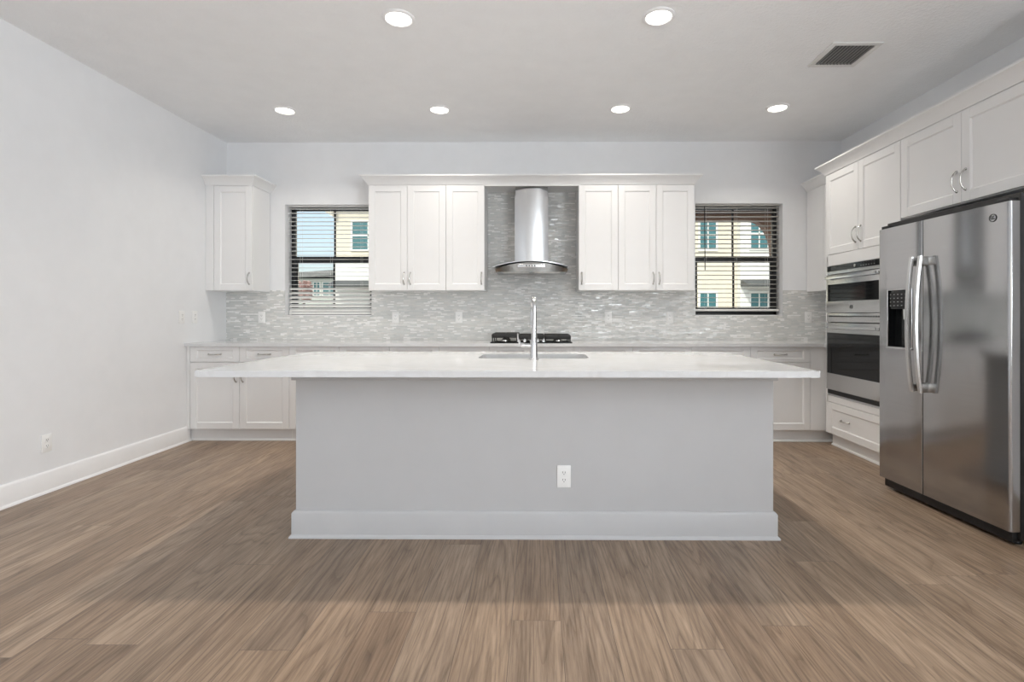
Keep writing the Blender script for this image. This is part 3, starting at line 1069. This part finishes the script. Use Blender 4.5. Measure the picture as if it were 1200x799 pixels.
# ------------------------------------------------------------------ fridge
P0, P1 = Vector((2.332, 3.582)), Vector((2.382, 2.645))
ang = math.atan2(P1.y - P0.y, P1.x - P0.x)
FWD = (P1 - P0).length
t = thing('fridge', 'large stainless side by side fridge with water dispenser', 'fridge', (P0.x, P0.y, 0), ang)
SEAM = 0.381
DT = 0.052
mb = MB().box(0.004, FWD - 0.004, DT + 0.008, 0.70, 0.035, 1.80, 0.004)  # black top raised to stand in for the shaded gap above the doors
mb.box(0.02, FWD - 0.02, 0.03, DT + 0.02, 0.02, 0.078, 0.004)
for x in (0.06, FWD - 0.06):
    mb.tube([(x, 0.10, 0.0), (x, 0.10, 0.04)], 0.018, 14)
    mb.tube([(x, 0.62, 0.0), (x, 0.62, 0.04)], 0.018, 14)
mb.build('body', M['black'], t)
def rdoor(x0, x1, z0, z1, hole=None, rr=0.016, rs=0.016):
    """door slab with rounded vertical edges, optional dispenser opening (x0,x1,z0,z1)"""
    mb = MB()
    if hole is None:
        pts = [(x0, DT), (x0, rr)]
        n = 5
        pts = [(x0, DT)]
        for i in range(n + 1):
            a = R(90 * i / n)
            pts.append((x0 + rr - rr * math.cos(a), rr - rr * math.sin(a)))
        for i in range(n + 1):
            a = R(90 * i / n)
            pts.append((x1 - rs + rs * math.sin(a), rs - rs * math.cos(a)))
        pts.append((x1, DT))
        mb.prism(pts, 'z', z0, z1, smooth=True)
        return mb
    hx0, hx1, hz0, hz1 = hole
    n = 5
    lp = [(x0, DT)] + [(x0 + rr - rr * math.cos(R(90 * i / n)), rr - rr * math.sin(R(90 * i / n))) for i in range(n + 1)] + [(hx0, 0.0), (hx0, DT)]
    rp = [(hx1, DT), (hx1, 0.0)] + [(x1 - rs + rs * math.sin(R(90 * i / n)), rs - rs * math.cos(R(90 * i / n))) for i in range(n + 1)] + [(x1, DT)]
    mb.prism(lp, 'z', z0, z1, smooth=True)
    mb.prism(rp, 'z', z0, z1, smooth=True)
    mb.box(hx0, hx1, 0, DT, z0, hz0)
    mb.box(hx0, hx1, 0, DT, hz1, z1)
    return mb
HOLE = (0.092, 0.292, 0.968, 1.338)
fd = rdoor(0.0, SEAM - 0.003, 0.082, 1.755, HOLE, rs=0.005).build('freezer_door', M['fridge'], t)
rd = rdoor(SEAM + 0.003, FWD, 0.082, 1.755, rr=0.005).build('fridge_door', M['fridge'], t)
mb = MB()
mb.box(HOLE[0], HOLE[1], 0.046, DT, HOLE[2], HOLE[3])
mb.box(HOLE[0], HOLE[1], 0.004, 0.047, 1.215, HOLE[3], 0.004)
mb.box(HOLE[0], HOLE[0] + 0.004, 0.002, 0.047, HOLE[2], HOLE[3]).box(HOLE[1] - 0.004, HOLE[1], 0.002, 0.047, HOLE[2], HOLE[3])
mb.box(HOLE[0], HOLE[1], 0.002, 0.047, HOLE[2], HOLE[2] + 0.005)
dsp = mb.build('dispenser', M['bglass'], fd)
mb = MB()
b = 0.008
x0, x1, z0, z1 = HOLE
mb.box(x0 - b, x0, -0.004, 0.004, z0, z1 + b, 0.002).box(x1, x1 + b, -0.004, 0.004, z0, z1 + b, 0.002)
mb.box(x0, x1, -0.004, 0.004, z1, z1 + b, 0.002)
mb.box(x0 - b, x1 + b, -0.012, 0.012, z0 - 0.012, z0 + 0.002, 0.004)
mb.build('chrome_surround', M['chrome'], dsp)
MB().tube([(0.20, 0.028, 1.22), (0.20, 0.028, 1.18), (0.202, 0.032, 1.15)], [0.010, 0.009, 0.012], 12).build('spout', M['nickel'], dsp)
MB().box(0.105, 0.279, 0.0030, 0.0045, 1.232, 1.322).build('keypad', M['keypad'], dsp)
def fhandle(x, parent):
    mb = MB()
    n = 18
    za, zb = 0.705, 1.535
    rows = []
    for i in range(n + 1):
        s = -1 + 2 * i / n
        z = (za + zb) / 2 + s * (zb - za) / 2
        out = -0.046 - 0.030 * (1 - s * s)
        w2 = 0.0135
        rows.append([mb.bm.verts.new(p) for p in ((x - w2, out + 0.008, z), (x - w2 + 0.004, out - 0.004, z), (x + w2 - 0.004, out - 0.004, z), (x + w2, out + 0.008, z), (x + w2 - 0.003, out + 0.014, z), (x - w2 + 0.003, out + 0.014, z))])
    for r0, r1 in zip(rows, rows[1:]):
        for k in range(6):
            fc = mb.bm.faces.new((r0[k], r0[(k + 1) % 6], r1[(k + 1) % 6], r1[k]))
            fc.smooth = True
    mb.bm.faces.new(rows[0])
    mb.bm.faces.new(rows[-1][::-1])
    for z in (za + 0.03, zb - 0.03):
        mb.box(x - 0.011, x + 0.011, -0.046, 0.002, z - 0.026, z + 0.026, 0.003, mi=1)
    return mb.build('handle', [M['steel'], M['nickel']], parent)
fhandle(SEAM - 0.034, fd)
fhandle(SEAM + 0.034, rd)
badge(0.846, 1.684, -0.0005, 0.019, rd)
for x in (0.05, FWD - 0.05):
    MB().box(x - 0.035, x + 0.035, 0.010, 0.0595, 1.7555, 1.776, 0.004).build('hinge_cover', M['black'], t)

# ------------------------------------------------------------------ outlets
def outlet(label, loc, rotz):
    r = thing('wall_outlet', label, 'outlet', loc, rotz, 'white wall outlets')
    MB().box(-0.0365, 0.0365, -0.007, 0.0, -0.0585, 0.0585, 0.003).build('plate', M['plate'], r)
    for s in (-1, 1):
        rc = MB().prism([(p[0], p[1] + s * 0.0195) for p in rrect(-0.0165, 0.0165, -0.0145, 0.0145, 0.008, 3)], 'y', -0.009, -0.0068).build('receptacle', M['plate'], r)
        mb = MB()
        mb.box(-0.0075, -0.0050, -0.0094, -0.0088, s * 0.0195 - 0.001, s * 0.0195 + 0.008)
        mb.box(0.0050, 0.0075, -0.0094, -0.0088, s * 0.0195 - 0.001, s * 0.0195 + 0.008)
        mb.tube([(0, -0.0088, s * 0.0195 - 0.007), (0, -0.0094, s * 0.0195 - 0.007)], 0.0025, 8)
        mb.build('slots', M['slot'], rc)
    return r
first = outlet('white outlet low on the left wall just above the baseboard', (XL, 3.424, 0.328), R(90))
LW_ = R(90)
dup(first, (XL, 4.735, 1.155), LW_, 'white outlet on the left wall over the counter end, farther from the corner')
dup(first, (XL, 4.915, 1.155), LW_, 'white outlet on the left wall over the counter, nearer the corner')
BS = ty
for px, lab in ((-2.885, 'white outlet on the tile between the left wall and the white blind window'),
                (-1.482, 'white outlet on the tile under the two door cabinet left of the hood'),
                (-0.820, 'white outlet on the tile nearest left of the cooktop'),
                (0.735, 'white outlet on the tile nearest right of the cooktop'),
                (1.375, 'white outlet on the tile just left of the porch window'),
                (2.805, 'white outlet on the tile between the porch window and oven tower')):
    dup(first, (px, BS, 1.15), 0.0, lab)
dup(first, (0.139, 2.755, 0.325), 0.0, 'white outlet low on the front of the kitchen island')

# ------------------------------------------------------------------ ceiling lamps and air vent
def lamp(x, y, label, src):
    if src is None:
        r = thing('ceiling_light', label, 'ceiling light', (x, y, ZC), 0, 'recessed ceiling lamps')
        MB().lathe([(0.098, 0.0), (0.097, -0.004), (0.088, -0.011), (0.080, -0.012), (0.074, -0.006), (0.070, -0.001)], 0, 0, 40).build('trim_ring', M['trim'], r)
        MB().lathe([(0.0735, -0.0055), (0.060, -0.0085), (0.02, -0.0095)], 0, 0, 40).build('lens', M['lens'], r)
    else:
        r = dup(src, (x, y, ZC), 0, label)
    l = bpy.data.lights.new('lamp_glow', 'AREA')
    l.shape = 'DISK'
    l.size = 0.13
    l.energy = LAMP_W if y < 4 else LAMP_W * 0.33    # the row by the wall is dimmed
    l.color = (1.0, 0.93, 0.84)
    l.spread = R(130)
    lo = bpy.data.objects.new('lamp_glow', l)
    COL.objects.link(lo)
    lo.location = (x, y, ZC - 0.02)
    return r
L0 = lamp(-0.844, 3.152, 'lit recessed lamp above the island, left of its centre', None)
for x, y, lab in ((0.731, 3.148, 'lit recessed lamp above the island, right of its centre'),
                  (-2.225, 4.565, 'lit recessed lamp by the back wall, nearest the left wall'),
                  (-0.861, 4.558, 'lit recessed lamp by the back wall, left of the range hood'),
                  (0.723, 4.553, 'lit recessed lamp by the back wall, right of the range hood'),
                  (2.086, 4.546, 'lit recessed lamp by the back wall, nearest the oven tower')):
    lamp(x, y, lab, L0)

t = thing('air_vent', 'square white ceiling air vent with dark louvres above the fridge', 'vent', (2.12, 3.62, ZC))
mb = MB()
o_, i_ = 0.168, 0.132
mb.box(-o_, o_, -o_, -i_, -0.010, 0, 0.003).box(-o_, o_, i_, o_, -0.010, 0, 0.003).box(-o_, -i_, -i_, i_, -0.010, 0, 0.003).box(i_, o_, -i_, i_, -0.010, 0, 0.003)
mb.build('frame', M['vent'], t)
MB().box(-i_, i_, -i_, i_, -0.0015, -0.0002).build('duct', M['ventdark'], t)
mb = MB()
for k in range(11):
    x = -i_ + 0.012 + k * 0.024
    mb.prism([(x - 0.003, -0.0025), (x - 0.0015, -0.0025), (x + 0.0045, -0.0115), (x + 0.003, -0.0115)], 'y', -i_, i_)
mb.build('louvres', M['louvre'], t)

# ------------------------------------------------------------------ outside
g = MB().box(-60, 60, YB + 0.25, 90, -0.35, -0.25).build('ground', M['pave'])
st(g, 'pale street paving outside the windows', 'ground')

def facade_window(parent, x, z, wd, hg, y):
    mb = MB()
    b = 0.09
    mb.box(x - wd / 2 - b, x + wd / 2 + b, y - 0.06, y, z - b, z, 0).box(x - wd / 2 - b, x + wd / 2 + b, y - 0.06, y, z + hg, z + hg + b)
    mb.box(x - wd / 2 - b, x - wd / 2, y - 0.06, y, z, z + hg).box(x + wd / 2, x + wd / 2 + b, y - 0.06, y, z, z + hg)
    mb.box(x - 0.025, x + 0.025, y - 0.05, y, z, z + hg).box(x - wd / 2, x + wd / 2, y - 0.05, y, z + hg * 0.48, z + hg * 0.54)
    fr = mb.build('facade_window', M['stuccow'], parent)
    MB().box(x - wd / 2, x + wd / 2, y - 0.03, y - 0.005, z, z + hg).build('pane', M['teal'], fr)

NY = 25.0
t = thing('neighbour_house', 'cream two storey house with teal windows across the street', 'house', (0, 0, -0.25))
MB().box(-9.75, 9.55, NY, NY + 9, 0, 7.2).build('wall', M['stucco'], t)
MB().box(9.55, 16, NY - 0.4, NY + 9, 0, 7.6).box(-9.75, -4.0, NY - 0.2, NY, 0, 4.2).build('wall', M['stuccow'], t)
MB().prism([(-10.6, 6.6), (-9.75, 6.1), (-9.75, 7.4), (-10.6, 7.4)], 'y', NY - 0.3, NY + 9).build('eave', M['stucco'], t)
mb = MB()
mb.prism([(-10.2, 7.2), (17, 7.2), (15.0, 9.2), (-7.5, 9.2)], 'y', NY - 0.9, NY + 10)
mb.build('roof', M['rtile'], t)
for x, wd, yy in ((8.15, 0.75, NY), (10.42, 0.78, NY - 0.4), (-8.15, 1.5, NY), (3.0, 0.95, NY)):
    facade_window(t, x, 4.56, wd, 1.32, yy)
for x, wd, yy in ((8.15, 0.75, NY), (10.42, 0.78, NY - 0.4)):
    facade_window(t, x, 1.0, wd, 1.45, yy)
MB().prism([(NY - 1.4, 2.75), (NY - 0.2, 3.15), (NY - 0.2, 2.75)], 'x', 9.56, 12.6).build('door_canopy', M['awn'], t)
MB().prism([(NY - 1.4, 2.75), (NY - 0.2, 3.05), (NY - 0.2, 2.75)], 'x', -9.7, -6.2).build('door_canopy', M['awn'], t)

t = thing('distant_house', 'small sage green house with grey tile roof beyond the street', 'house', (0, 0, -0.25))
FY_ = 45.0
MB().box(-24, -12.2, FY_, FY_ + 8, 0, 4.55).build('wall', M['stuccog'], t)
mb = MB().prism([(-24.5, 4.35), (-11.5, 5.2), (-11.5, 5.6), (-24.5, 4.75)], 'y', FY_ - 1, FY_ + 9)
mb.build('roof', M['rtile'], t)
facade_window(t, -19.15, 3.1, 0.5, 1.1, FY_)
facade_window(t, -18.05, 3.1, 1.1, 1.1, FY_)

t = thing('blossom_tree', 'small pink flowering tree in front of the distant house', 'tree', (-14.45, 32.0, -0.25))
MB().tube([(0, 0, 0), (0.05, 0, 1.2), (0.0, 0.05, 2.5)], [0.12, 0.09, 0.06], 10).build('trunk', M['bark'], t)
mb = MB()
for k in range(420):
    a, e, rr = random.uniform(0, 2 * math.pi), random.uniform(-0.9, 1.0), random.uniform(0.3, 1.0) ** 0.5
    cx, cyy, cz = 0.5 * rr * math.cos(a), 0.5 * rr * math.sin(a), 2.9 + 0.75 * e * math.sqrt(max(0, 1 - rr * rr * 0.7))
    s = random.uniform(0.07, 0.14)
    n1 = Vector((random.uniform(-1, 1), random.uniform(-1, 1), random.uniform(-1, 1))).normalized()
    a1 = n1.orthogonal().normalized() * s
    b1 = n1.cross(a1)
    c0 = Vector((cx, cyy, cz))
    mb.bm.faces.new([mb.bm.verts.new(c0 + v) for v in (a1, b1, -a1, -b1)])
mb.build('crown', M['blossom'], t)

# the brown covered porch outside the right-hand window
t = thing('porch', 'brown timber porch roof with arched brace outside the window', 'porch', (0, 0, 0))
MB().box(1.2, 5.2, YB + 0.5, 7.6, 2.84, 2.92).build('ceiling_boards', M['porch'], t)
MB().box(1.2, 5.2, 7.40, 7.60, 2.52, 2.84).build('beam', M['porch'], t)
MB().box(1.2, 5.2, 7.34, 7.40, 2.60, 2.66, 0.006).build('moulding', M['porchd'], t)
MB().box(3.37, 3.62, 7.41, 7.59, -0.25, 2.52).build('post', M['porchd'], t)
arc = [(3.04 + 0.31 * math.sin(R(6 * i)), 2.03 + 0.485 * math.cos(R(6 * i))) for i in range(16)]
MB().prism(arc + [(3.369, 2.02), (3.369, 2.519), (3.05, 2.519)], 'y', 7.42, 7.56).build('arched_brace', M['porch'], t)
